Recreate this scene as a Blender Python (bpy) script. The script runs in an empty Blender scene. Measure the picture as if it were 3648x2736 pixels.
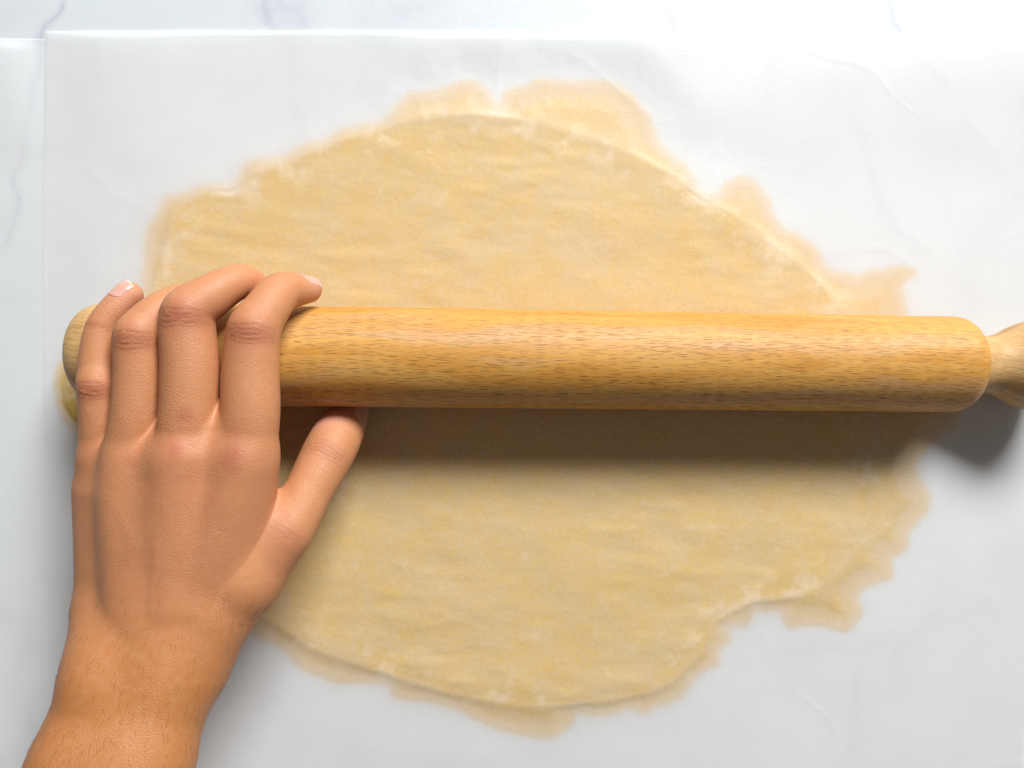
import bpy, math, random
import numpy as np
from mathutils import Vector, Matrix, noise as mn
random.seed(4)
rng = np.random.default_rng(4)
S = bpy.context.scene
COL = S.collection
CM = 0.01

# ------------------------------------------------------------------ camera
CAM_H = 32.0                                  # cm above the counter
TILT = math.radians(-3.0)
HALF = math.atan(21.5 / 32.0)                 # half the horizontal field of view
CAM_X = CAM_H * math.tan(TILT)
cd = bpy.data.cameras.new('camera')
cam = bpy.data.objects.new('camera', cd); COL.objects.link(cam)
cam.location = (CAM_X * CM, 0, CAM_H * CM)
cam.rotation_euler = (0, TILT, 0)
cd.sensor_width = 36; cd.lens = 18 / math.tan(HALF)
cd.clip_start = 0.01; cd.clip_end = 50
S.camera = cam
RY = np.array(Matrix.Rotation(TILT, 3, 'Y'))
F_PX = 1824 / math.tan(HALF)

def P(px, py, z=0.0):
    """photo pixel (3648 wide) at height z cm -> world cm"""
    d = RY @ np.array([(px - 1824) / F_PX, -(py - 1368) / F_PX, -1.0])
    t = (z - CAM_H) / d[2]
    return np.array([CAM_X, 0, CAM_H]) + d * t
def depth(p):
    return float((np.asarray(p) - np.array([CAM_X, 0, CAM_H])) @ (RY @ np.array([0, 0, -1.0])))

# ------------------------------------------------------------------ world and light
W = bpy.data.worlds.new('World'); S.world = W; W.use_nodes = True
bg = W.node_tree.nodes['Background']
bg.inputs[0].default_value = (1.0, 0.93, 0.88, 1); bg.inputs[1].default_value = 0.135
S.view_settings.view_transform = 'Standard'; S.view_settings.look = 'None'
S.view_settings.exposure = 0; S.view_settings.gamma = 1
L_ELEV, L_AZ, L_D = math.radians(39.5), math.radians(-24), 2.0
la = bpy.data.lights.new('window_light', 'AREA'); la.shape = 'RECTANGLE'
la.size = 0.95; la.size_y = 0.52; la.energy = 71; la.color = (0.992, 1.0, 1.005)
lo = bpy.data.objects.new('window_light', la); COL.objects.link(lo)
lo.location = (-math.sin(L_AZ) * math.cos(L_ELEV) * L_D, math.cos(L_AZ) * math.cos(L_ELEV) * L_D, math.sin(L_ELEV) * L_D)
lo.rotation_euler = (Vector((0, 0, 0)) - lo.location).to_track_quat('-Z', 'Y').to_euler()
C = S.cycles
C.use_denoising = True
try: C.denoiser = 'OPENIMAGEDENOISE'; C.denoising_prefilter = 'ACCURATE'
except Exception: pass
C.max_bounces = 14; C.diffuse_bounces = 8; C.transmission_bounces = 10; C.transparent_max_bounces = 12
C.sample_clamp_indirect = 6

# ------------------------------------------------------------------ helpers
def tag(o, label=None, cat=None, kind=None):
    if label: o['label'] = label
    if cat: o['category'] = cat
    if kind: o['kind'] = kind
    return o

def mesh_obj(name, V, Fc, mat=None, parent=None, smooth=True, attrs=None, uv=None):
    V = np.asarray(V, dtype=np.float32) * CM
    me = bpy.data.meshes.new(name)
    Fc = np.asarray(Fc, dtype=np.int32)
    n, k = Fc.shape
    me.vertices.add(len(V)); me.vertices.foreach_set('co', V.ravel())
    me.loops.add(n * k); me.loops.foreach_set('vertex_index', Fc.ravel())
    me.polygons.add(n); me.polygons.foreach_set('loop_start', np.arange(n, dtype=np.int32) * k)
    me.update(calc_edges=True); me.validate()
    if smooth: me.polygons.foreach_set('use_smooth', np.ones(n, dtype=bool))
    if attrs:
        for an, av in attrs.items():
            a = me.attributes.new(an, 'FLOAT', 'POINT'); a.data.foreach_set('value', np.asarray(av, dtype=np.float32))
    if uv is not None:
        ul = me.uv_layers.new(name='UVMap'); ul.data.foreach_set('uv', np.asarray(uv, dtype=np.float32).ravel())
    o = bpy.data.objects.new(name, me); COL.objects.link(o)
    if mat: me.materials.append(mat)
    if parent: o.parent = parent
    return o

def grid_faces(nu, nv):
    i = np.arange(nu * nv).reshape(nv, nu)
    return np.stack([i[:-1, :-1], i[:-1, 1:], i[1:, 1:], i[1:, :-1]], -1).reshape(-1, 4)

class NT:
    def __init__(s, name):
        s.m = bpy.data.materials.new(name); s.m.use_nodes = True
        s.t = s.m.node_tree; s.t.nodes.clear()
        s.out = s.t.nodes.new('ShaderNodeOutputMaterial')
    def n(s, typ, ins=None, **kw):
        nd = s.t.nodes.new('ShaderNode' + typ)
        for k, v in kw.items(): setattr(nd, k, v)
        for k, v in (ins or {}).items():
            sk = nd.inputs[k]
            if hasattr(v, 'is_output'): s.t.links.new(v, sk)
            else: sk.default_value = v
        return nd
    def math(s, op, a, b=None, c=None, clamp=False):
        d = {0: a}
        if b is not None: d[1] = b
        if c is not None: d[2] = c
        return s.n('Math', d, operation=op, use_clamp=clamp).outputs[0]
    def mix(s, f, a, b, blend='MIX'):
        nd = s.t.nodes.new('ShaderNodeMix'); nd.data_type = 'RGBA'; nd.blend_type = blend
        for sk, v in ((nd.inputs[0], f), (nd.inputs[6], a), (nd.inputs[7], b)):
            if hasattr(v, 'is_output'): s.t.links.new(v, sk)
            else: sk.default_value = v if not (isinstance(v, tuple) and len(v) == 3) else (*v, 1)
        return nd.outputs[2]
    def rng(s, v, a, b, c=0.0, d=1.0, smooth=True):
        nd = s.n('MapRange', {0: v, 1: a, 2: b, 3: c, 4: d})
        nd.interpolation_type = 'SMOOTHSTEP' if smooth else 'LINEAR'
        return nd.outputs[0]
    def attr(s, name): return s.n('Attribute', attribute_name=name).outputs['Fac']
    def noise(s, vec, scale, detail=3, rough=.5, dist=0.0):
        return s.n('TexNoise', {'Vector': vec, 'Scale': scale, 'Detail': detail, 'Roughness': rough, 'Distortion': dist}).outputs['Fac']
    def mapv(s, vec, scale=(1, 1, 1), loc=(0, 0, 0), rot=(0, 0, 0)):
        return s.n('Mapping', {'Vector': vec, 'Scale': scale, 'Location': loc, 'Rotation': rot}).outputs[0]
    def done(s, sh): s.t.links.new(sh, s.out.inputs[0]); return s.m

# value noise on arrays (cm) -------------------------------------------------
def vnoise(x, y, scale, seed=0, octaves=3):
    out = np.zeros_like(x, dtype=np.float64); amp = 1.0; tot = 0
    for o in range(octaves):
        r = np.random.default_rng(seed * 31 + o); T = r.random((128, 128))
        fx = x / scale + 37.3 * seed; fy = y / scale + 11.7 * seed
        ix = np.floor(fx).astype(int); iy = np.floor(fy).astype(int)
        u = fx - ix; v = fy - iy; u = u * u * (3 - 2 * u); v = v * v * (3 - 2 * v)
        g = lambda a, b: T[b % 128, a % 128]
        out += amp * ((g(ix, iy) * (1 - u) + g(ix + 1, iy) * u) * (1 - v) + (g(ix, iy + 1) * (1 - u) + g(ix + 1, iy + 1) * u) * v)
        tot += amp; amp *= .5; scale *= .5
    return out / tot
def sstep(a, b, x):
    t = np.clip((x - a) / (b - a), 0, 1); return t * t * (3 - 2 * t)
def poly_sd(x, y, pts):
    """signed distance, positive inside the closed polygon"""
    d2 = np.full(x.shape, 1e9); ins = np.zeros(x.shape, bool)
    a = pts; b = np.roll(pts, -1, 0)
    for (ax, ay), (bx, by) in zip(a, b):
        ex, ey = bx - ax, by - ay
        wx, wy = x - ax, y - ay
        t = np.clip((wx * ex + wy * ey) / (ex * ex + ey * ey + 1e-12), 0, 1)
        d2 = np.minimum(d2, (wx - t * ex) ** 2 + (wy - t * ey) ** 2)
        c = (ay > y) != (by > y)
        if ey != 0: ins ^= c & (x < ex * wy / ey + ax)
    return np.where(ins, 1, -1) * np.sqrt(d2)
def line_dist(x, y, pts):
    d2 = np.full(x.shape, 1e9)
    for (ax, ay), (bx, by) in zip(pts[:-1], pts[1:]):
        ex, ey = bx - ax, by - ay
        t = np.clip(((x - ax) * ex + (y - ay) * ey) / (ex * ex + ey * ey + 1e-12), 0, 1)
        d2 = np.minimum(d2, (x - ax - t * ex) ** 2 + (y - ay - t * ey) ** 2)
    return np.sqrt(d2)
def smooth_closed(pts, n):
    pts = np.asarray(pts, float); out = []
    N = len(pts)
    for i in range(N):
        p0, p1, p2, p3 = pts[i - 1], pts[i], pts[(i + 1) % N], pts[(i + 2) % N]
        for k in range(n):
            t = k / n
            out.append(.5 * ((2 * p1) + (-p0 + p2) * t + (2 * p0 - 5 * p1 + 4 * p2 - p3) * t * t + (-p0 + 3 * p1 - 3 * p2 + p3) * t ** 3))
    return np.array(out)
K = 3648 / 2212
def gpts(lst, z=0.0): return np.array([P(a * K, b * K, z)[:2] for a, b in lst])

# ------------------------------------------------------------------ dough and paper height maps
dough_px = [(318,600),(324,520),(342,470),(362,425),(400,420),(450,402),(500,400),(515,385),(540,355),(600,343),(650,325),(740,292),
 (820,262),(850,238),(900,212),(960,192),(1020,180),(1052,190),(1072,228),(1086,226),(1102,200),(1150,188),(1240,182),(1330,192),
 (1378,215),(1400,260),(1408,285),(1425,312),(1470,345),(1490,380),(1497,415),(1550,430),(1566,403),(1610,398),(1652,430),(1666,465),
 (1695,492),(1760,545),(1800,588),(1860,592),(1920,582),(1975,588),(1945,625),(1955,655),(1960,700),(2000,760),(2040,850),(2058,900),
 (2030,930),(2000,960),(1975,1000),(1985,1030),(2005,1060),(2000,1100),(1975,1130),(1952,1180),(1922,1205),(1915,1250),(1880,1262),
 (1850,1290),(1860,1330),(1830,1360),(1790,1352),(1750,1345),(1700,1348),(1688,1325),(1640,1312),(1620,1340),(1590,1345),(1568,1352),
 (1580,1372),(1550,1400),(1555,1430),(1500,1452),(1480,1490),(1440,1520),(1400,1535),(1370,1525),(1300,1545),(1250,1545),(1220,1570),
 (1180,1585),(1100,1580),(1050,1560),(1000,1535),(930,1510),(880,1505),(845,1500),(835,1475),(780,1462),(740,1472),(690,1460),
 (650,1430),(620,1402),(570,1362),(530,1320),(420,1260),(300,1180),(210,1050),(170,935),(142,905),(130,850),(124,805),(150,760),
 (200,690),(235,655),(300,640)]
crest_px = [(345,560),(372,455),(440,402),(530,368),(620,333),(740,288),(870,254),(980,240),(1080,244),(1200,268),(1330,310),(1430,355),
 (1520,410),(1600,468),(1700,540),(1790,618),(1845,690),(1880,780),(1896,890),(1898,1000),(1885,1100),(1855,1190),(1790,1265),
 (1700,1300),(1622,1312),(1560,1345),(1525,1410),(1465,1470),(1400,1502),(1290,1525),(1150,1530),(1000,1512),(880,1480),(760,1440),(680,1410),
 (600,1362),(520,1310),(380,1200),(240,1050),(162,925),(140,850),(180,755),(290,640)]
DP = smooth_closed(gpts(dough_px), 6)
jx = vnoise(DP[:, 0], DP[:, 1], 1.1, 5, 4) - .5; jy = vnoise(DP[:, 0], DP[:, 1], 1.1, 6, 4) - .5
DP = DP + np.stack([jx, jy], 1) * .62
CP = smooth_closed(gpts(crest_px), 4)
GX0, GX1, GY0, GY1, GS = -33.0, 33.0, -27.0, 27.0, 0.11
gx, gy = np.meshgrid(np.arange(GX0, GX1, GS), np.arange(GY0, GY1, GS))
SD = poly_sd(gx, gy, DP); SC = poly_sd(gx, gy, CP) - .28
SD = np.where(np.abs(SD) < 1.2, SD + (vnoise(gx, gy, .45, 9, 2) - .5) * .16, SD)
def look(A, x, y):
    u = np.clip((x - GX0) / GS, 0, A.shape[1] - 1.001); v = np.clip((y - GY0) / GS, 0, A.shape[0] - 1.001)
    i = u.astype(int); j = v.astype(int); u = u - i; v = v - j
    return (A[j, i] * (1 - u) + A[j, i + 1] * u) * (1 - v) + (A[j + 1, i] * (1 - u) + A[j + 1, i + 1] * u) * v
TH = 0.21
_h = np.clip(.5 + .5 * ((SD - .12) - SC) / .5, 0, 1); SC = (SD - .12) * (1 - _h) + SC * _h - .5 * _h * (1 - _h)   # the crest never leaves the dough
thick = .10 + (TH - .10) * np.exp(np.minimum(SC + .1 + (vnoise(gx, gy, 1.5, 12, 2) - .5) * .25, 0) / 1.0)
ring = sstep(.1, -.5, SC)
HD = thick * (sstep(-.05, .42, SD) ** .8 * (1 - ring) + ring * (.25 + .75 * sstep(-.03, 1.3, SD)) * sstep(-.05, .12, SD)) + .035
dent = (vnoise(gx * .55 + gy * .1, gy, 1.6, 14, 3) - .5) * .085 + (vnoise(gx * .30 - gy * .12, gy + gx * .1, .62, 15, 2) - .5) * .055 * sstep(.42, .68, vnoise(gx, gy, 4.5, 16, 1))
HD = HD + dent * sstep(.1, .9, SD) * sstep(-.3, .6, SC) * sstep(.5, 2.6, np.abs(gy - P(1824, 1280)[1]))
HD = np.where(SD < -.03, .035 + (SD + .03) * 1.2, HD)

# top edge of the upper sheet, left edge etc. (cm)
tl = P(165, 112)[:2]; tr = P(3730, 118)[:2]; bl = P(150, 2960)[:2]; br = P(3634, 2960)[:2]
tlo = P(-420, 140)[:2]
def edge_curve(u):            # slight irregularity of the top edge, cm
    return (vnoise(u * 40, u * 0, 9.0, 21, 2) - .5) * .22
U = np.linspace(0, 1, 640); Vv = np.linspace(0, 1, 520)
uu, vv = np.meshgrid(U, Vv)
def quad(c00, c10, c01, c11, u, v):
    return [(c00[k] * (1 - u) + c10[k] * u) * (1 - v) + (c01[k] * (1 - u) + c11[k] * u) * v for k in (0, 1)]
def paper_height(x, y, dt, dl, ux):
    sd = look(SD, x, y); sc = look(SC, x, y); hd = look(HD, x, y)
    low = vnoise(x, y, 7.0, 31, 3)
    out = .085 + .10 * (low - .25) + .05 * (vnoise(x * .5 + y * .3, y, 3.0, 33, 2) - .5)
    for s_, w_ in ((61, 7.5), (67, 5.0)):
        out = out + .009 * np.exp(-((vnoise(x * .8 + y * .25, y, w_, s_, 2) - .5) / .022) ** 2) * sstep(.45, .6, vnoise(x, y, 6.0, s_ + 1, 1))
    decay = np.where(sc < 0, np.exp(sc / (.75 + .7 * vnoise(x, y, 5.0, 35, 1))), 1.0)
    tent = out * (1 - decay) + (TH + .05) * decay
    inside = sstep(-.15, .35, sc)
    near = np.exp(-(np.clip(sc, 0, 9) / .8) ** 2) * sstep(.50, .72, vnoise(x, y, 1.3, 41, 4))
    wr = (vnoise(x * .45 + y * .12, y * 1.6 - x * .1, .75, 43, 3) - .5) * .012
    wr2 = (vnoise(x * .6, y - .35 * x, 1.9, 47, 2) - .5) * .04 * sstep(.45, .8, vnoise(x, y, 5.0, 48, 1))
    contact = hd + .014 + .014 * near + (np.abs(wr) + np.clip(wr2, 0, 1) * .8)
    sag = .06 + (TH - .03) * np.exp(np.minimum(sd, 0) / .8) + .014
    contact = np.maximum(contact, np.where(sd < .05, (TH + .04) * sstep(-2.2, .0, sd), 0))
    tent = np.where(sc >= 0, contact * inside + tent * (1 - inside), tent)
    k = .03
    h = np.maximum(tent, hd + .012); h = h + k * np.exp(-np.abs(tent - hd - .012) / k) * .35 * (1 - inside)
    # sharp crease lines lying on the dough's rim
    h = h + .008 * np.exp(-((sc + .05) / .10) ** 2) * sstep(.45, .75, vnoise(x, y, 4.0, 51, 2))
    # the sheet is bowed up just behind its cut top edge and drops back to the counter there
    am = .05 + .12 * sstep(.50, .75, vnoise(ux * 40, ux * 0 + 3, 6.5, 55, 1)) + .12 * np.exp(-((ux - .07) / .09) ** 2) + .09 * sstep(.80, .93, ux)
    h = h + am * (sstep(0, .10 + 1.6 * am, dt) - sstep(.3, 6.5, dt)) * (1 - sstep(-2.2, -.1, sd))
    h = .035 + (h - .035) * (.25 + .75 * sstep(0, 2.5, dl))
    h = h + .10 * (sstep(0, .1, dl)) * np.exp(-dl / 1.2) * 0
    return h
x, y = quad(tl, tr, bl, br, uu, vv ** 1.0)
y = y + edge_curve(uu) * np.exp(-vv * 12)
x = x + (vnoise(vv * 40, uu * 0, 8.0, 57, 2) - .5) * .12 * np.exp(-uu * 12)
dt = vv * (tl[1] - bl[1]); dl = uu * (tr[0] - tl[0])
h = paper_height(x, y, dt, dl, uu)
UP = (x, y, h)
contact_attr = np.maximum((.26 + .16 * sstep(-1.2, 0, look(SC, x, y))) * sstep(-.02, .6, look(SD, x, y)), np.clip(1 - (h - look(HD, x, y)) / .042, 0, 1) * sstep(.0, .28, look(SD, x, y)))

# ------------------------------------------------------------------ materials
def m_marble():
    t = NT('white_marble'); co = t.n('TexCoord').outputs['Object']
    v = t.attr('vein'); li = t.attr('lilac')
    cl = t.noise(t.mapv(co, (9, 14, 9)), 1.0, 4, .55, 1.2)
    fine = t.noise(co, 420, 2)
    c = t.mix(t.rng(cl, .45, .78, 0, .7), (.60, .64, .665), (.50, .53, .57))
    c = t.mix(v, c, (.27, .28, .37)); c = t.mix(li, c, (.55, .42, .55))
    c = t.mix(t.rng(fine, .3, .7, 0, .10), c, (.66, .69, .72))
    b = t.n('Bump', {'Height': fine, 'Strength': .12, 'Distance': .0004}).outputs[0]
    p = t.n('BsdfPrincipled', {'Base Color': c, 'Roughness': .42, 'Normal': b})
    return t.done(p.outputs[0])
def m_paper(name, clear=.10):
    t = NT(name); co = t.n('TexCoord').outputs['Object']
    con = t.attr('contact')
    fib = t.noise(co, 260, 3, .6); fib2 = t.noise(t.mapv(co, (130, 900, 400)), 1.0, 3, .6); cloud = t.noise(co, 26, 4, .6)
    b = t.n('Bump', {'Height': t.math('ADD', fib, t.math('MULTIPLY', fib2, .5)), 'Strength': .22, 'Distance': .0003}).outputs[0]
    d = t.n('BsdfDiffuse', {'Color': (.93, .935, .94, 1), 'Normal': b}).outputs[0]
    tr = t.n('BsdfTranslucent', {'Color': (.96, .955, .94, 1), 'Normal': b}).outputs[0]
    f = t.math('ADD', t.rng(cloud, .3, .7, .52, .60), t.math('MULTIPLY', con, .16))
    m = t.n('MixShader', {0: f, 1: d, 2: tr}).outputs[0]
    g = t.n('BsdfGlossy', {'Color': (1, 1, 1, 1), 'Roughness': .38, 'Normal': b}).outputs[0]
    m = t.n('MixShader', {0: .035, 1: m, 2: g}).outputs[0]
    grain = t.noise(co, 520, 2, .6)
    tf = t.math('ADD', clear, t.math('MULTIPLY', con, t.rng(grain, .35, .65, .52, .74)))
    m = t.n('MixShader', {0: tf, 1: m, 2: t.n('BsdfTransparent').outputs[0]}).outputs[0]
    return t.done(m)
def m_dough():
    t = NT('pastry_dough'); co = t.n('TexCoord').outputs['Object']
    a = t.noise(co, 55, 5, .6, .3); g = t.noise(co, 420, 3, .65); y_ = t.noise(t.mapv(co, loc=(3, 1, 0)), 120, 3, .6)
    c = t.mix(t.rng(a, .35, .68), (.635, .405, .082), (.61, .42, .145))
    c = t.mix(t.rng(y_, .58, .76, 0, .40), c, (.70, .46, .035))
    c = t.mix(t.rng(g, .52, .75, 0, .30), c, (.66, .53, .31))
    c = t.mix(t.math('MULTIPLY', t.attr('flour'), t.rng(g, .2, .6, .6, 1)), c, (.84, .72, .56))
    b = t.n('Bump', {'Height': g, 'Strength': .4, 'Distance': .0005}).outputs[0]
    return t.done(t.n('BsdfPrincipled', {'Base Color': c, 'Roughness': .6, 'Normal': b}).outputs[0])
def m_wood(handle=False):
    t = NT('beech_handle_wood' if handle else 'beech_barrel_wood')
    uv = t.n('UVMap').outputs[0]                 # u along the pin, v round it, both in cm
    wob = t.noise(t.mapv(uv, (.16, .6, 1)), 1.0, 3, .5)
    if handle: uv = t.mapv(uv, rot=(0, 0, .22))
    warp = t.n('VectorMath', {0: uv, 1: t.n('CombineXYZ', {1: t.math('MULTIPLY', wob, 2.4)}).outputs[0]}, operation='ADD').outputs[0]
    base = t.rng(t.noise(t.mapv(warp, (.10, 1.3, 1)), 1.0, 4, .55), .3, .7)
    band = t.rng(t.noise(t.mapv(warp, (.05, .75, 1), (4, 9, 0)), 1.0, 3, .6), .48, .66)
    fibre = t.noise(t.mapv(warp, (1.1, 26, 1)), 1.0, 4, .65)
    if handle: cols = ((.58, .36, .145), (.66, .43, .19), (.46, .28, .12))
    else: cols = ((.57, .26, .042), (.68, .375, .095), (.57, .33, .15))
    c = t.mix(base, *cols[:2]); c = t.mix(t.math('MULTIPLY', band, .8), c, cols[2])
    if not handle:
        end = t.rng(t.n('SeparateXYZ', {0: uv}).outputs[0], 22, 31, 0, .6)
        c = t.mix(end, c, (.64, .42, .155))
    c = t.mix(t.rng(fibre, .40, .72, 0, .34), c, (.42, .20, .05))
    grn = t.noise(t.mapv(uv, (16, 30, 1)), 1.0, 3, .7)
    c = t.mix(t.rng(grn, .45, .75, 0, .12), c, (.40, .20, .06))
    fl = None
    for (sx, sy, lo_, w, off) in ((1.45, 7.0, .36, .095, 0), (1.15, 5.6, .38, .080, 7.3), (1.9, 9.0, .32, .10, 3.1), (1.3, 8.0, .34, .09, 11.7)):
        jit = t.n('VectorMath', {0: t.mapv(uv, (sx, sy, 1), (off, off * 1.7, 0)), 1: t.n('CombineXYZ', {1: t.math('MULTIPLY', t.noise(t.mapv(uv, (.12, .35, 1)), 1.0, 2), 3.0)}).outputs[0]}, operation='ADD').outputs[0]
        vo = t.n('TexVoronoi', {'Vector': jit, 'Scale': 1.0, 'Randomness': 1.0}, voronoi_dimensions='2D', feature='F1')
        dv = t.n('VectorMath', {0: jit, 1: vo.outputs['Position']}, operation='SUBTRACT').outputs[0]
        sx_ = t.n('SeparateXYZ', {0: dv})
        e = t.math('ADD', t.math('POWER', t.math('DIVIDE', t.math('ABSOLUTE', sx_.outputs[0]), lo_), 2.0),
                   t.math('POWER', t.math('DIVIDE', t.math('ABSOLUTE', sx_.outputs[1]), w), 2.0))
        m = t.rng(e, .35, 1.0, 1, 0)
        rnd = t.n('SeparateColor', {0: vo.outputs['Color']})
        m = t.math('MULTIPLY', m, t.rng(rnd.outputs[0], .25, .6, .12, 1))
        fl = m if fl is None else t.math('MAXIMUM', fl, m)
    fl = t.math('MULTIPLY', fl, t.rng(t.noise(t.mapv(uv, (.16, .7, 1), (5, 2, 0)), 1.0, 3, .6), .34, .60, .62, 1))
    side = t.attr('side')                      # how much of the wood here is cut across its rays
    c = t.mix(t.math('MULTIPLY', fl, t.math('MULTIPLY_ADD', side, .40, .58)), c, (.19, .055, .010))
    b = t.n('Bump', {'Height': t.math('SUBTRACT', t.math('MULTIPLY', fibre, .4), fl), 'Strength': .35, 'Distance': .0003}).outputs[0]
    return t.done(t.n('BsdfPrincipled', {'Base Color': c, 'Roughness': .48, 'Normal': b, 'Specular IOR Level': .35}).outputs[0])
def m_skin():
    t = NT('tanned_skin'); co = t.n('TexCoord').outputs['Object']
    red = t.attr('red'); arm = t.attr('arm'); crease = t.attr('crease'); pale = t.attr('pale')
    n1 = t.noise(co, 60, 4, .6); n2 = t.noise(co, 330, 3, .6)
    c = t.mix(arm, (.545, .235, .105), (.455, .18, .054))
    c = t.mix(t.rng(n1, .35, .7, 0, .22), c, (.56, .225, .105))
    c = t.mix(t.rng(n2, .45, .75, 0, .12), c, (.64, .37, .21))
    c = t.mix(t.math('MULTIPLY', red, .85), c, (.46, .15, .08))
    c = t.mix(pale, c, (.66, .30, .24))
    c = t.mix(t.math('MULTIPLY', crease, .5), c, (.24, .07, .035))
    ds = t.n('VectorMath', {0: co, 1: t.n('VectorMath', {0: t.n('TexNoise', {'Vector': co, 'Scale': 220.0}).outputs['Color'], 'Scale': .0022}, operation='SCALE').outputs[0]}, operation='ADD').outputs[0]
    v1 = t.n('TexVoronoi', {'Vector': t.mapv(ds, (1, .8, 1), rot=(0, 0, .6)), 'Scale': 1500.0}, feature='DISTANCE_TO_EDGE').outputs[0]
    v2 = t.n('TexVoronoi', {'Vector': t.mapv(ds, (.8, 1, 1), rot=(0, 0, -.4)), 'Scale': 1050.0}, feature='DISTANCE_TO_EDGE').outputs[0]
    hgt = t.math('ADD', t.rng(v1, 0, .22), t.math('ADD', t.rng(v2, 0, .2), t.math('MULTIPLY', n2, .8)))
    b = t.n('Bump', {'Height': hgt, 'Strength': t.rng(n1, .3, .7, .10, .34), 'Distance': .0002}).outputs[0]
    p = t.n('BsdfPrincipled', {'Base Color': c, 'Roughness': t.rng(n2, .3, .7, .44, .60), 'Normal': b, 'Specular IOR Level': .42,
        'Subsurface Weight': .10, 'Subsurface Radius': (1.0, .35, .18), 'Subsurface Scale': .0025})
    return t.done(p.outputs[0])
def m_nail():
    t = NT('fingernail'); fr = t.attr('free')
    c = t.mix(fr, (.68, .36, .28), (.74, .52, .42)); 
    return t.done(t.n('BsdfPrincipled', {'Base Color': c, 'Roughness': .22, 'Coat Weight': .3, 'Subsurface Weight': .15, 'Subsurface Scale': .002}).outputs[0])
def m_hair():
    t = NT('arm_hair'); return t.done(t.n('BsdfPrincipled', {'Base Color': (.12, .055, .02, 1), 'Roughness': .5}).outputs[0])

# ------------------------------------------------------------------ countertop
x0, y0 = np.meshgrid(np.concatenate([[-70], np.arange(-30, 30.01, .12), [70]]), np.concatenate([[-60], np.arange(-24, 24.01, .12), [60]]))
wx = x0 + (vnoise(x0, y0, 1.6, 61, 4) - .5) * 1.1; wy = y0 + (vnoise(x0, y0, 1.6, 62, 4) - .5) * 1.1
veins = [([(135,-60),(128,20),(95,75),(78,130),(70,260),(40,420),(10,520)], .16, .55),
         ([(560,-40),(585,30),(598,80),(640,120),(655,240),(640,330)], .35, .40),
         ([(540,-20),(640,20),(650,60)], .6, .22),
         ([(1902,-60),(1915,10),(1938,70),(1900,100),(1860,160),(1842,240),(1880,330),(1890,420),(1990,560)], .22, .50),
         ([(1850,1420),(1840,1560),(1835,1700)], .30, .35), ([(1100,700),(1400,900),(1700,1200),(1900,1300)], .3, .3),
         ([(2212,430),(2080,560),(2100,700)], .5, .2), ([(0,1300),(60,1350),(40,1500),(90,1660)], .7, .25), ([(500,1500),(760,1600),(1000,1660)], .8, .25),
         ([(1600,1420),(1850,1400),(2212,1300)], .5, .22)]
vein = np.zeros_like(x0)
for pts, wd, st in veins:
    d = line_dist(wx, wy, gpts(pts)); vein = np.maximum(vein, st * (np.exp(-(d / wd) ** 2) * .55 + .45 * np.exp(-(d / (wd * .25)) ** 2)))
vein *= .35 + .9 * vnoise(x0, y0, 1.1, 63, 3)
lil = .55 * np.exp(-(line_dist(wx, wy, gpts([(1440,-60),(1455,30),(1462,75),(1470,110)])) / .22) ** 2)
top = np.stack([x0.ravel(), y0.ravel(), np.zeros(x0.size)], 1)
Fg = grid_faces(x0.shape[1], x0.shape[0])
bot = np.array([[-70, -60, -3], [70, -60, -3], [70, 60, -3], [-70, 60, -3]], float)
nx, ny = x0.shape[1], x0.shape[0]; nb = len(top)
corner = [0, nx - 1, nx * ny - 1, nx * (ny - 1)]
sides = [[nb, nb + 3, nb + 2, nb + 1]] + [[corner[i], nb + i, nb + (i + 1) % 4, corner[(i + 1) % 4]] for i in range(4)]
ct = mesh_obj('countertop', np.vstack([top, bot]), np.vstack([Fg, np.array(sides)]), m_marble(), smooth=False,
              attrs={'vein': np.append(vein.ravel(), [0] * 4), 'lilac': np.append(lil.ravel(), [0] * 4)})
tag(ct, 'white marble countertop with faint grey and lilac veins', kind='structure')

# ------------------------------------------------------------------ the two baking papers
lo_c = [P(-420, 135)[:2], P(3900, 175)[:2], P(30, 2900)[:2], P(3790, 2900)[:2]]
ul, vl = np.meshgrid(np.linspace(0, 1, 360), np.linspace(0, 1, 300))
xl, yl = quad(*lo_c, ul, vl)
xl = np.where(ul < .5, xl + np.clip(1 - ul * 8, 0, 1) * 0, xl)
dtl = vl * (lo_c[0][1] - lo_c[2][1])
xe = P(165, 130)[0]
hl = .018 + .012 * vnoise(xl, yl, 4, 71, 2)
leftm = sstep(xe + .15, xe - 1.6, xl)                       # free part left of the upper sheet
hl = hl + leftm * (.20 * (sstep(0, .50, dtl) - sstep(.6, 6, dtl)) + .05 * vnoise(xl, yl, 5, 73, 2))
el = np.minimum(ul * 45, 1)
pap_lo = mesh_obj('baking_paper', np.stack([xl.ravel(), yl.ravel(), hl.ravel()], 1), grid_faces(360, 300)[:, ::-1], m_paper('lower_baking_paper', .16),
                  attrs={'contact': np.zeros(xl.size)})
tag(pap_lo, 'lower white baking paper under the dough, its top edge showing at far left', 'baking paper')
# upper sheet must clear the lower one
hlow = .018 + .012 + sstep(xe + .15, xe - 1.6, x) * .40 + .02
hu = np.maximum(UP[2], hlow)
pap_up = mesh_obj('baking_paper', np.stack([x.ravel(), y.ravel(), hu.ravel()], 1), grid_faces(640, 520)[:, ::-1], m_paper('upper_baking_paper', .22),
                  attrs={'contact': contact_attr.ravel()})
tag(pap_up, 'upper sheet of translucent baking paper covering the dough beneath the rolling pin', 'baking paper')

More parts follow.
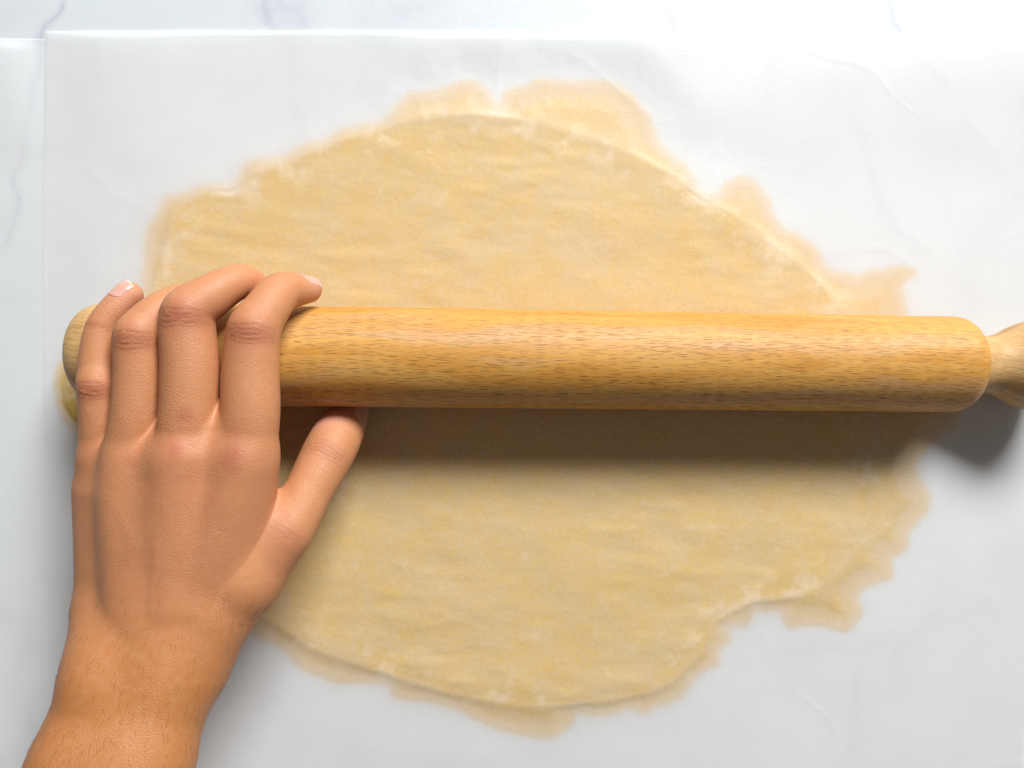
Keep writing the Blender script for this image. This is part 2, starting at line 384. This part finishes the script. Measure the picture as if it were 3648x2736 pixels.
# ------------------------------------------------------------------ dough
keep = (SD > -.06)
idx = -np.ones(gx.shape, int)
qf = keep[:-1, :-1] | keep[1:, :-1] | keep[:-1, 1:] | keep[1:, 1:]
used = np.zeros(gx.shape, bool)
for a in (0, 1):
    for b_ in (0, 1): used[a:gx.shape[0] - 1 + a, b_:gx.shape[1] - 1 + b_] |= qf
nd_ = used.sum(); idx[used] = np.arange(nd_)
qi = np.argwhere(qf); j, i = qi[:, 0], qi[:, 1]
Fd = np.stack([idx[j, i], idx[j, i + 1], idx[j + 1, i + 1], idx[j + 1, i]], 1)
dv = np.stack([gx[used], gy[used], np.maximum(HD[used], .02)], 1)
flour = sstep(.55, .68, vnoise(gx, gy, .7, 81, 4)) * np.exp(-((SC - .25) / .75) ** 2) * .32 + .16 * sstep(.76, .84, vnoise(gx, gy, .5, 83, 3)) 
# underside
nb_ = nd_; dv2 = dv.copy(); dv2[:, 2] = .034
dough = mesh_obj('dough', np.vstack([dv, dv2 - [0, 0, .03]]), np.vstack([Fd, Fd[:, ::-1] + nd_]), m_dough(), attrs={'flour': np.clip(np.tile(flour[used], 2), 0, 1)})
tag(dough, 'thin irregular round of pale yellow pastry dough rolled out between baking papers', 'dough')

# ------------------------------------------------------------------ rolling pin
R_PIN = 1.93; Z_PIN = TH + .035 + .03 + R_PIN
A = P(712, 1265.4, Z_PIN); B = P(3452, 1298.5, Z_PIN)
ax = (B - A) / np.linalg.norm(B - A); LB = float(np.linalg.norm(B - A))
pin = bpy.data.objects.new('rolling_pin', None); COL.objects.link(pin)
pc = (A + B) / 2
pin.location = (pc[0] * CM, pc[1] * CM, (Z_PIN - R_PIN) * CM); pin.rotation_euler = (0, 0, math.atan2(ax[1], ax[0]))
tag(pin, 'wooden beech rolling pin with turned handles lying across the papered dough', 'rolling pin')
def lathe(name, prof, mat, flip=1, nseg=128, x0=0.0):
    prof = np.array(prof, float)
    # resample smoothly
    s = np.concatenate([[0], np.cumsum(np.linalg.norm(np.diff(prof, axis=0), axis=1))])
    n = len(prof)
    a = np.linspace(0, 2 * np.pi, nseg + 1)
    V = []; UVv = []; side = []
    for (px_, r), ss in zip(prof, s):
        for th in a[:-1]:
            V.append((x0 + flip * px_, r * math.sin(th), R_PIN + r * math.cos(th)))
    V = np.array(V); Fq = []; uvq = []
    for i_ in range(n - 1):
        for k in range(nseg):
            k2 = (k + 1) % nseg
            q = [i_ * nseg + k, i_ * nseg + k2, (i_ + 1) * nseg + k2, (i_ + 1) * nseg + k]
            u_ = [x0 + flip * prof[i_][0]] * 2 + [x0 + flip * prof[i_ + 1][0]] * 2
            v_ = [a[k] * 1.93, a[k + 1] * 1.93, a[k + 1] * 1.93, a[k] * 1.93]
            qq = list(zip(u_, v_))
            if flip < 0: q = q[::-1]; qq = qq[::-1]
            Fq.append(q[::-1] if flip > 0 else q[::-1]); uvq += qq[::-1] if flip > 0 else qq[::-1]
    th_ = np.arctan2(V[:, 1], V[:, 2] - R_PIN)
    sd_ = np.tile(sstep(-.4, 1.1, -th_[:nseg]) , n)
    return mesh_obj(name, V, Fq, mat, pin, attrs={'side': sd_}, uv=uvq)
def arcprof():
    pr = [(0, 1.10)]
    for k in range(0, 15):
        t = k / 14 * math.pi / 2
        pr.append((.82 * (1 - math.cos(t)), 1.05 + (R_PIN - 1.05) * math.sin(t)))
    return pr
lp = arcprof(); bp = lp + [(q, R_PIN) for q in np.linspace(1.0, LB - 1.0, 40)] + [(LB - a_, b__) for a_, b__ in lp[::-1]]
wood, hwood = m_wood(), m_wood(True)
lathe('barrel', bp, wood, 1, 160, -LB / 2)
ctrl = np.array([(-.5, 1.1), (-.05, 1.2), (.12, 1.22), (.5, 1.16), (.9, 1.18), (1.35, 1.34), (1.8, 1.57), (2.3, 1.76), (2.9, 1.89), (3.6, 1.92), (4.12, 1.72), (4.42, 1.35), (4.55, .88), (4.61, .45), (4.62, .01)])
tt = np.linspace(0, len(ctrl) - 1, 60)
cs = []
for t_ in tt:
    i_ = min(int(t_), len(ctrl) - 2); f_ = t_ - i_
    p0, p1, p2, p3 = ctrl[max(i_ - 1, 0)], ctrl[i_], ctrl[i_ + 1], ctrl[min(i_ + 2, len(ctrl) - 1)]
    cs.append(.5 * ((2 * p1) + (-p0 + p2) * f_ + (2 * p0 - 5 * p1 + 4 * p2 - p3) * f_ ** 2 + (-p0 + 3 * p1 - 3 * p2 + p3) * f_ ** 3))
cs = np.array(cs); cs[:, 1] = np.maximum(cs[:, 1], .01)
lathe('handle', cs, hwood, 1, 128, LB / 2)
lathe('handle', cs, hwood, -1, 128, -LB / 2)

# ------------------------------------------------------------------ the hand: a signed distance field turned into one mesh
def J(px, py, z, rpx):
    p = P(px, py, z); return (p, rpx * depth(p) / F_PX)
def rcone(p, A_, B_):
    a_, r1 = A_; b, r2 = B_
    ba = b - a_; l2 = float(ba @ ba); rr = r1 - r2
    if rr * rr >= l2 * .98: rr = math.copysign(math.sqrt(l2 * .98), rr); r2 = r1 - rr
    a2 = l2 - rr * rr; il2 = 1 / l2
    pa = p - a_; yy = pa @ ba; zz = yy - l2
    q = pa * l2 - ba * yy[:, None]; x2 = (q * q).sum(1)
    y2 = yy * yy * l2; z2 = zz * zz * l2; k = np.sign(rr) * rr * rr * x2
    d = (np.sqrt(x2 * a2 * il2) + yy * rr) * il2 - r1
    d = np.where(np.sign(yy) * a2 * y2 < k, np.sqrt(x2 + y2) * il2 - r1, d)
    return np.where(np.sign(zz) * a2 * z2 > k, np.sqrt(x2 + z2) * il2 - r2, d)
def smin(a_, b, k):
    h_ = np.clip(.5 + .5 * (b - a_) / k, 0, 1)
    return b * (1 - h_) + a_ * h_ - k * h_ * (1 - h_)
def ball(p, c, r): return np.sqrt(((p - c) ** 2).sum(1)) - r
zf = 5.05
fingers = {
 'index':  [J(728,2180,3.7,84), J(782,1970,4.7,96), J(830,1800,4.98,104), J(866,1640,5.06,108), J(890,1480,5.2,104), J(893,1330,5.2,100), J(905,1185,5.2,92), J(948,1105,4.95,80), J(1000,1042,4.4,71), J(1050,1034,3.75,60), J(1098,1031,3.2,48)],
 'middle': [J(594,2210,3.7,84), J(616,1990,4.85,98), J(638,1800,5.15,104), J(656,1620,5.22,104), J(672,1470,5.3,101), J(678,1310,5.3,101), J(671,1130,5.3,93), J(745,1060,5.1,79), J(842,1005,4.6,64), J(895,1015,4.0,58), J(945,1048,3.4,48)],
 'ring':   [J(504,2210,3.6,80), J(486,1990,4.6,90), J(468,1800,4.85,93), J(464,1620,4.88,89), J(484,1480,5.05,86), J(494,1330,5.1,84), J(495,1210,5.1,83), J(545,1135,4.9,74), J(628,1080,4.4,64), J(670,1070,3.8,56), J(715,1062,3.3,46)],
 'pinky':  [J(402,2180,3.0,60), J(388,1980,3.5,64), J(370,1800,3.8,66), J(356,1620,4.3,68), J(357,1500,4.55,69), J(352,1385,4.65,68), J(350,1280,4.6,63), J(364,1170,4.55,55), J(412,1100,4.4,52), J(457,1052,4.2,50)],
 'thumb':  [J(872,2068,4.4,113), J(1025,1880,4.1,94), J(1098,1750,3.5,86), J(1172,1610,2.6,92), J(1214,1530,1.8,84), J(1248,1470,1.25,62)],
}
palm = [  # cones: (a, b)
 (J(862,1650,4.9,106), J(700,2220,4.8,120)), (J(650,1630,5.05,104), J(600,2230,5.0,125)),
 (J(466,1640,4.65,92), J(505,2240,4.8,125)), (J(364,1650,3.95,72), J(385,2200,3.85,100)),
 (J(600,1650,4.6,120), J(560,2150,4.2,160)), (J(872,2068,4.4,113), J(690,2330,4.6,130)),
 (J(860,1760,4.5,110), J(860,2040,4.3,122)),
 (J(410,1760,3.9,110), J(430,2150,3.9,125)),
]
arm_c = [
 (J(560,2120,4.75,118), J(525,2400,4.95,150)), (J(525,2400,4.95,150), J(394,2736,6.05,178)),
 (J(392,2200,4.2,104), J(412,2360,4.8,150)), (J(690,2200,4.7,130), J(622,2370,4.9,154)),
 (J(412,2360,4.9,152), J(306,2736,6.0,176)), (J(622,2370,4.9,154), J(480,2736,6.0,182)),
 (J(306,2736,6.0,176), J(30,3500,8.0,235)), (J(480,2736,6.0,182), J(260,3500,8.0,240)),
 (J(30,3500,8.0,235), J(-250,4300,10.5,270)), (J(260,3500,8.0,240), J(20,4300,10.5,270)),
]
def spline(ch, n=5):
    pts = [np.append(c, r) for c, r in ch]; out = []
    for i_ in range(len(pts) - 1):
        p0, p1, p2, p3 = pts[max(i_ - 1, 0)], pts[i_], pts[i_ + 1], pts[min(i_ + 2, len(pts) - 1)]
        for k_ in range(n):
            t = k_ / n
            out.append(.5 * ((2 * p1) + (-p0 + p2) * t + (2 * p0 - 5 * p1 + 4 * p2 - p3) * t * t + (-p0 + 3 * p1 - 3 * p2 + p3) * t ** 3))
    out.append(pts[-1]); return [(q[:3], float(q[3])) for q in out]
dense = {nm: spline(ch) for nm, ch in fingers.items()}
dz = lambda j, s: (j[0] + np.array([0, 0, s]), j[1])
tend = []   # extensor tendons, thin ridges on the back of the hand
for a_, b, w in ((J(868,1660,0,10), J(650,2260,0,10), 0), (J(655,1640,0,10), J(590,2260,0,10), 0), (J(470,1640,0,10), J(545,2260,0,10), 0), (J(356,1640,0,10), J(480,2260,0,10), 0)):
    tend.append((a_, b))
T = [(J(860,1660,5.72,24), J(690,2150,5.6,14)), (J(650,1640,5.95,26), J(605,2150,5.8,14))]
YWX = [P(q, 1500, 5.5)[0] for q in (400, 540, 785)]; YWY = [P(500, q, 5.5)[1] for q in (1545, 1450, 1390)]
def sdf(p):
    pal = None
    for a_, b in palm:
        d = rcone(p, a_, b); pal = d if pal is None else smin(pal, d, .55)
    for a_, b in arm_c:
        pal = smin(pal, rcone(p, a_, b), .8)
    for a_, b in T: pal = smin(pal, rcone(p, a_, b), .8)
    # knuckle heads
    for c, r in ((J(856,1640,5.1,82)), (J(642,1630,5.3,76)), (J(462,1630,5.0,66)), (J(348,1620,4.5,54))):
        pal = smin(pal, ball(p, c, r), .6)
    pal = smin(pal, ball(p, *J(362,2440,5.75,88)), .9)      # head of the ulna
    pal = smin(pal, ball(p, *J(1015,1900,4.3,70)), .7)      # thumb knuckle
    # valleys between the knuckles
    out = np.full(len(p), 50.0); th = out.copy()
    for nm, ch in fingers.items():
        cc = np.array([c for c, r_ in dense[nm]]); m = ((p > cc.min(0) - 2.0) & (p < cc.max(0) + 2.0)).all(1)
        if not m.any(): continue
        P_ALL = p; p = P_ALL[m]; f = None
        for a_, b in zip(dense[nm][:-1], dense[nm][1:]):
            d = rcone(p, a_, b); f = d if f is None else np.minimum(f, d)
        if nm != 'thumb':                                   # bony bump on the middle joint
            pip = {'index': 6, 'middle': 6, 'ring': 6, 'pinky': 5}[nm]
            c, r = ch[pip]; f = smin(f, ball(p, c + np.array([0, .12, .16]), r * .84), .3)
        yw = np.interp(p[:, 0], YWX, YWY); ky = .02 + .85 * sstep(yw, yw - 1.7, p[:, 1])
        p = P_ALL
        if nm == 'thumb': th[m] = f
        else: out[m] = smin(out[m], f, ky)
    yw = np.interp(p[:, 0], YWX, YWY)
    return np.minimum(smin(pal, out, .28 + .5 * sstep(yw - .6, yw - 2.2, p[:, 1])), smin(pal, th, .55))
VX = 0.055
lo_b = np.array([-27.0, -36.0, .8]); hi_b = np.array([-5.2, 5.8, 14.5])
cf = 6; cstep = VX * cf
cn = np.ceil((hi_b - lo_b) / cstep).astype(int) + 1
cg = np.stack(np.meshgrid(*[lo_b[k] + np.arange(cn[k]) * cstep for k in range(3)], indexing='ij'), -1)
cdv = sdf(cg.reshape(-1, 3)).reshape(cn)
block = np.zeros(cn - 1, bool)                               # coarse cells near the surface
mn_ = cdv[:-1, :-1, :-1]; mnn = np.abs(mn_)
for a_ in (0, 1):
    for b in (0, 1):
        for c in (0, 1): mnn = np.minimum(mnn, np.abs(cdv[a_:cn[0] - 1 + a_, b:cn[1] - 1 + b, c:cn[2] - 1 + c]))
block = mnn < cstep * 1.3
fn = (cn - 1) * cf
D = np.repeat(np.repeat(np.repeat(cdv[:-1, :-1, :-1], cf, 0), cf, 1), cf, 2).astype(np.float32)
MB = np.repeat(np.repeat(np.repeat(block, cf, 0), cf, 1), cf, 2)
ii = np.argwhere(MB)
for s0 in range(0, len(ii), 400000):
    q = ii[s0:s0 + 400000]; D[q[:, 0], q[:, 1], q[:, 2]] = sdf(lo_b + q * VX)
# surface nets
n0, n1, n2 = D.shape
sg = D < 0
cs_ = sg[:-1, :-1, :-1].astype(np.int8)
cnt = np.zeros((n0 - 1, n1 - 1, n2 - 1), np.int8)
for a_ in (0, 1):
    for b in (0, 1):
        for c in (0, 1): cnt += sg[a_:n0 - 1 + a_, b:n1 - 1 + b, c:n2 - 1 + c]
act = (cnt > 0) & (cnt < 8)
ci = np.argwhere(act); vid = -np.ones(act.shape, np.int32); vid[act] = np.arange(len(ci))
acc = np.zeros((len(ci), 3)); ac = np.zeros(len(ci))
crn = [(a_, b, c) for a_ in (0, 1) for b in (0, 1) for c in (0, 1)]
for u_ in crn:
    for w_ in crn:
        if u_ < w_ and sum(abs(a_ - b) for a_, b in zip(u_, w_)) == 1:
            d0 = D[ci[:, 0] + u_[0], ci[:, 1] + u_[1], ci[:, 2] + u_[2]]; d1 = D[ci[:, 0] + w_[0], ci[:, 1] + w_[1], ci[:, 2] + w_[2]]
            m = (d0 < 0) != (d1 < 0); t_ = np.where(m, d0 / np.where(m, d0 - d1, 1), 0)
            pt = np.array(u_) + t_[:, None] * (np.array(w_) - np.array(u_)); acc += pt * m[:, None]; ac += m
HV = lo_b + (ci + acc / ac[:, None]) * VX
quads = []
for axx in range(3):
    o1, o2 = [(1, 2), (2, 0), (0, 1)][axx]
    sl0 = [slice(None)] * 3; sl1 = [slice(None)] * 3; sl0[axx] = slice(0, -1); sl1[axx] = slice(1, None)
    ch_ = sg[tuple(sl0)] != sg[tuple(sl1)]
    e = np.argwhere(ch_); e = e[(e[:, o1] > 0) & (e[:, o2] > 0) & (e[:, o1] < act.shape[o1]) & (e[:, o2] < act.shape[o2])]
    def at_(d1, d2):
        q = e.copy(); q[:, o1] -= d1; q[:, o2] -= d2; return vid[q[:, 0], q[:, 1], q[:, 2]]
    q4 = np.stack([at_(1, 1), at_(0, 1), at_(0, 0), at_(1, 0)], 1)
    s_in = sg[e[:, 0], e[:, 1], e[:, 2]]
    q4[~s_in] = q4[~s_in][:, ::-1]; quads.append(q4)
HF = np.vstack(quads); HF = HF[(HF >= 0).all(1)]
def grad(p, e=.03):
    g = np.stack([sdf(p + np.eye(3)[k] * e) - sdf(p - np.eye(3)[k] * e) for k in range(3)], 1)
    return g / (np.linalg.norm(g, axis=1, keepdims=True) + 1e-9)
N = grad(HV); HV = HV - N * sdf(HV)[:, None]
N = grad(HV, .05)
# colour fields and wrinkles
red = np.zeros(len(HV)); crease = np.zeros(len(HV)); pale = np.zeros(len(HV)); disp = np.zeros(len(HV))
nz = vnoise(HV[:, 0], HV[:, 1], .45, 91, 3) - .5; nz2 = vnoise(HV[:, 0] + 7, HV[:, 1], .16, 93, 2) - .5
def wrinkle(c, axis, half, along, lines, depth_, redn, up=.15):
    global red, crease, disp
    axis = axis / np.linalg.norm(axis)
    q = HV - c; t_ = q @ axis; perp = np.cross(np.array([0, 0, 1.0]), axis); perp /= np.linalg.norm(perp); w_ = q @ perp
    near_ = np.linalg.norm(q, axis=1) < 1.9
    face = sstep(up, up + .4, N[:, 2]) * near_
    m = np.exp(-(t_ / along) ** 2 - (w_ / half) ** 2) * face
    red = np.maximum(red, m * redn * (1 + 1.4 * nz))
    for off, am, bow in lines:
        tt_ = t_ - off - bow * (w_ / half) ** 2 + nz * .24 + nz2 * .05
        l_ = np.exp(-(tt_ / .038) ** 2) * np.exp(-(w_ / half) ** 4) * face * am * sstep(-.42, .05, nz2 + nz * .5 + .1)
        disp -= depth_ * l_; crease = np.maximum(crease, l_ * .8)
fi = fingers
L1 = [(-.36, .5, .12), (-.20, .9, .08), (-.04, 1, .02), (.09, .9, -.03), (.24, .8, -.08)]
for nm, k, pp in (('index', 6, 2), ('middle', 6, 2), ('ring', 6, 2), ('pinky', 5, 1)):
    c, r = fi[nm][k]; axv = fi[nm][k + 1][0] - fi[nm][k - 1][0]; axv = axv * np.array([1, 1, .2])
    if nm != 'pinky': axv = fi[nm][k][0] - fi[nm][k - 1][0]
    wrinkle(c + np.array([0, -.03, r * .8]), axv, r * .86, r * .60, L1, .024, .95)
c, r = fi['pinky'][7]; wrinkle(c + np.array([0, 0, r * .8]), fi['pinky'][8][0] - fi['pinky'][6][0], r * .8, .28, [(-.12, .7, 0), (0, 1, 0), (.1, .6, 0)], .02, .35)
c, r = fi['thumb'][3]; wrinkle(c + np.array([0, 0, r * .8]), fi['thumb'][4][0] - fi['thumb'][2][0], r * .9, .4, [(-.3, .5, .05), (-.14, .9, .05), (0, .8, 0), (.14, .9, -.04), (.3, .5, -.04)], .022, .30)
c, r = fi['thumb'][1]; wrinkle(c + np.array([0, 0, r * .8]), fi['thumb'][2][0] - fi['thumb'][1][0], r * .8, .5, [(-.1, .4, 0), (.1, .4, 0)], .012, .45)
for px_, py_, z_, rr_, st_ in ((826,1632,6.2,.50,1.0), (838,1600,6.2,.95,.45), (632,1606,6.4,.36,.95), (640,1580,6.3,.8,.45), (660,1482,6.2,.28,.9), (470,1640,5.9,.45,.4), (330,1620,5.3,.5,.45), (700,1700,6.2,1.6,.30), (600,2100,6,1.5,.15), (1010,1960,4.8,.9,.30), (285,1450,5.2,.5,.25)):
    c = P(px_, py_, z_); d2 = ((HV - c) ** 2).sum(1); red = np.maximum(red, st_ * np.exp(-d2 / rr_ ** 2) * (1 + 1.1 * nz))
tipd = np.full(len(HV), 9.0)
for nm in fi:
    c = fi[nm][-1][0]; tipd = np.minimum(tipd, np.sqrt(((HV - c) ** 2).sum(1)))
pale = np.exp(-(tipd / .75) ** 2) * .45
pale = np.maximum(pale, .9 * np.exp(-((HV - fi['thumb'][-2][0] - np.array([-.3, .3, .5])) ** 2).sum(1) / .6 ** 2))
thp = fi['thumb'][-2][0]; red = np.maximum(red, .3 * np.exp(-((HV - thp - np.array([-.2, .15, .3])) ** 2).sum(1) / .45 ** 2))
# folds round the wrist and loose skin on the back of the hand
yW = P(520, 2250, 5)[1]
sk = vnoise(HV[:, 0] * 2.2, HV[:, 1] * .8, .55, 95, 3) - .5
disp += sk * .005 * sstep(P(500, 1600, 5)[1], P(500, 1800, 5)[1], HV[:, 1] ) * 1.0
for (a0, a1, a2) in (((700,1760,6.0),(620,1980,6.0),.14), ((430,1760,5.6),(500,2050,5.8),.12), ((545,1880,6.0),(560,2200,6.0),.10), ((620,2350,6.2),(480,2736,7.5),.14)):   # soft veins
    A0 = P(*a0); A1 = P(*a1); e_ = A1 - A0; t_ = np.clip(((HV - A0) @ e_) / (e_ @ e_), 0, 1)
    w_ = (vnoise(HV[:, 0], HV[:, 1], 1.4, 99, 2) - .5) * .5
    q = HV - A0 - t_[:, None] * e_; dd = np.abs(np.hypot(q[:, 0] + w_, 0)) ; disp += .016 * np.exp(-(dd / a2 / 1.5) ** 2) * (t_ > 0) * (t_ < 1) * sstep(.2, .6, N[:, 2]) * np.sin(np.pi * t_)
HV2 = HV + N * disp[:, None]
armf = sstep(P(500, 1950, 5)[1], P(500, 2450, 5)[1], HV[:, 1])
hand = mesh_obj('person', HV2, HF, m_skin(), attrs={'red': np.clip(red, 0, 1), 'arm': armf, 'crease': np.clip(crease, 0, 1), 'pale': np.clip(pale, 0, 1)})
tag(hand, 'bare left hand and forearm of a person pressing down on the rolling pin', 'person')

# fingernails
nm_ = m_nail()
def nail(tip, prev, normal, width, length, back, rad, lift=.0):
    a_ = tip[0] - prev[0]; a_ /= np.linalg.norm(a_)
    n_ = np.array(normal, float); n_ -= a_ * (n_ @ a_); n_ /= np.linalg.norm(n_); b = np.cross(a_, n_)
    V = []; fr = []; nu, nv_ = 17, 21
    ph = math.asin(min(.95, width / 2 / rad))
    for lay in (0, 1):
        for jv in range(nv_):
            s_ = jv / (nv_ - 1)
            for iu in range(nu):
                w_ = (iu / (nu - 1) * 2 - 1)
                cu = 1 - abs(w_) ** 2.6
                st = -back + length * (s_ * (1 - .14 * abs(w_) ** 2.2) + (1 - s_) * .20 * abs(w_) ** 2.4)
                f_ = w_ * ph
                dn = .16 * (max(0, st + back * .2)) ** 2
                V.append(tip[0] + a_ * st + n_ * (tip[1] * .97 + lift - rad * (1 - math.cos(f_)) - dn) + b * rad * math.sin(f_))
                fr.append(sstep(.90, .95, np.array(s_ + .05 * w_ * w_)).item())
    V = np.array(V); off = .012
    for _ in range(6): V = V - n_ * np.clip(sdf(V) - off, -.3, .3)[:, None]
    G = V.reshape(2, nv_, nu, 3); kf = int(nv_ * .80)
    for jv in range(kf, nv_): G[:, jv] = G[:, jv - 1] + (G[:, kf - 1] - G[:, kf - 3]) * .5 - n_ * .003 * (jv - kf)
    G[1] -= n_ * .035; V = G.reshape(-1, 3)
    n_l = nu * nv_; F_ = grid_faces(nu, nv_); al = [F_, F_[:, ::-1] + n_l]
    rim = [k for k in range(nu)] + [k * nu + nu - 1 for k in range(1, nv_)] + [(nv_ - 1) * nu + k for k in range(nu - 2, -1, -1)] + [k * nu for k in range(nv_ - 2, 0, -1)]
    al.append(np.array([[rim[k], rim[k] + n_l, rim[(k + 1) % len(rim)] + n_l, rim[(k + 1) % len(rim)]] for k in range(len(rim))]))
    return mesh_obj('fingernail', V, np.vstack(al), nm_, hand, attrs={'free': fr})
nail(fi['pinky'][-1], fi['pinky'][-2], (-.50, .22, .9), .68, .80, .42, .44, .02)
nail(fi['index'][-1], fi['index'][-2], (.05, 1.0, .75), .85, .84, .50, .50, .02)
nail(fi['middle'][-1], fi['middle'][-2], (.2, 1.0, .4), .85, 1.0, .55, .52, .02)
nail(fi['ring'][-1], fi['ring'][-2], (.2, 1.0, .4), .8, 1.0, .55, .5, .02)
nail(fi['thumb'][-1], fi['thumb'][-2], (.9, .2, .40), .95, 1.15, .62, .58, .0)

# fine hair on the forearm
yA = P(500, 1950, 6)[1]; cand = np.where((HV[:, 1] < yA) & (HV[:, 1] > P(0, 2800, 6)[1]) & (N[:, 2] > -.1))[0]
wgt = sstep(yA, P(0, 2500, 6)[1], HV[cand, 1]) + .06
sel = rng.choice(cand, 420, p=wgt / wgt.sum(), replace=False)
Vh = []; Fh = []
flow0 = P(560, 2736, 6) - P(500, 2200, 6); flow0 /= np.linalg.norm(flow0)
for v_ in sel:
    n_ = N[v_]; o = HV2[v_]; d = -flow0 * .2 + flow0 * 1.2 + np.array([-.28 + .25 * rng.standard_normal(), .15 * rng.standard_normal(), 0])
    d = d - n_ * (d @ n_); d /= np.linalg.norm(d) + 1e-6; b = np.cross(d, n_); ln = rng.uniform(.16, .42); rad = rng.uniform(.0022, .0036)
    bend = rng.uniform(-.12, .12)
    base = len(Vh)
    for k in range(4):
        s_ = k / 3; c = o + d * ln * s_ + n_ * (.10 * ln * math.sin(s_ * 2.6) + .006) + b * bend * ln * s_ * s_
        r = rad * (1 - .8 * s_)
        for g in range(3):
            an = g * 2.094; Vh.append(c + (b * math.cos(an) + n_ * math.sin(an)) * r)
    for k in range(3):
        for g in range(3): Fh.append([base + k * 3 + g, base + k * 3 + (g + 1) % 3, base + k * 3 + 3 + (g + 1) % 3, base + k * 3 + 3 + g])
hair = mesh_obj('arm_hair', Vh, Fh, m_hair(), hand); hair['kind'] = 'stuff'
# clearance report
for nm, ch in fingers.items():
    print(nm, [round(float(np.linalg.norm(np.cross(j[0] - A, ax)) - R_PIN - j[1]), 2) for j in ch])
print('hand verts', len(HV2), HV2.min(0), HV2.max(0), lo_b, hi_b)
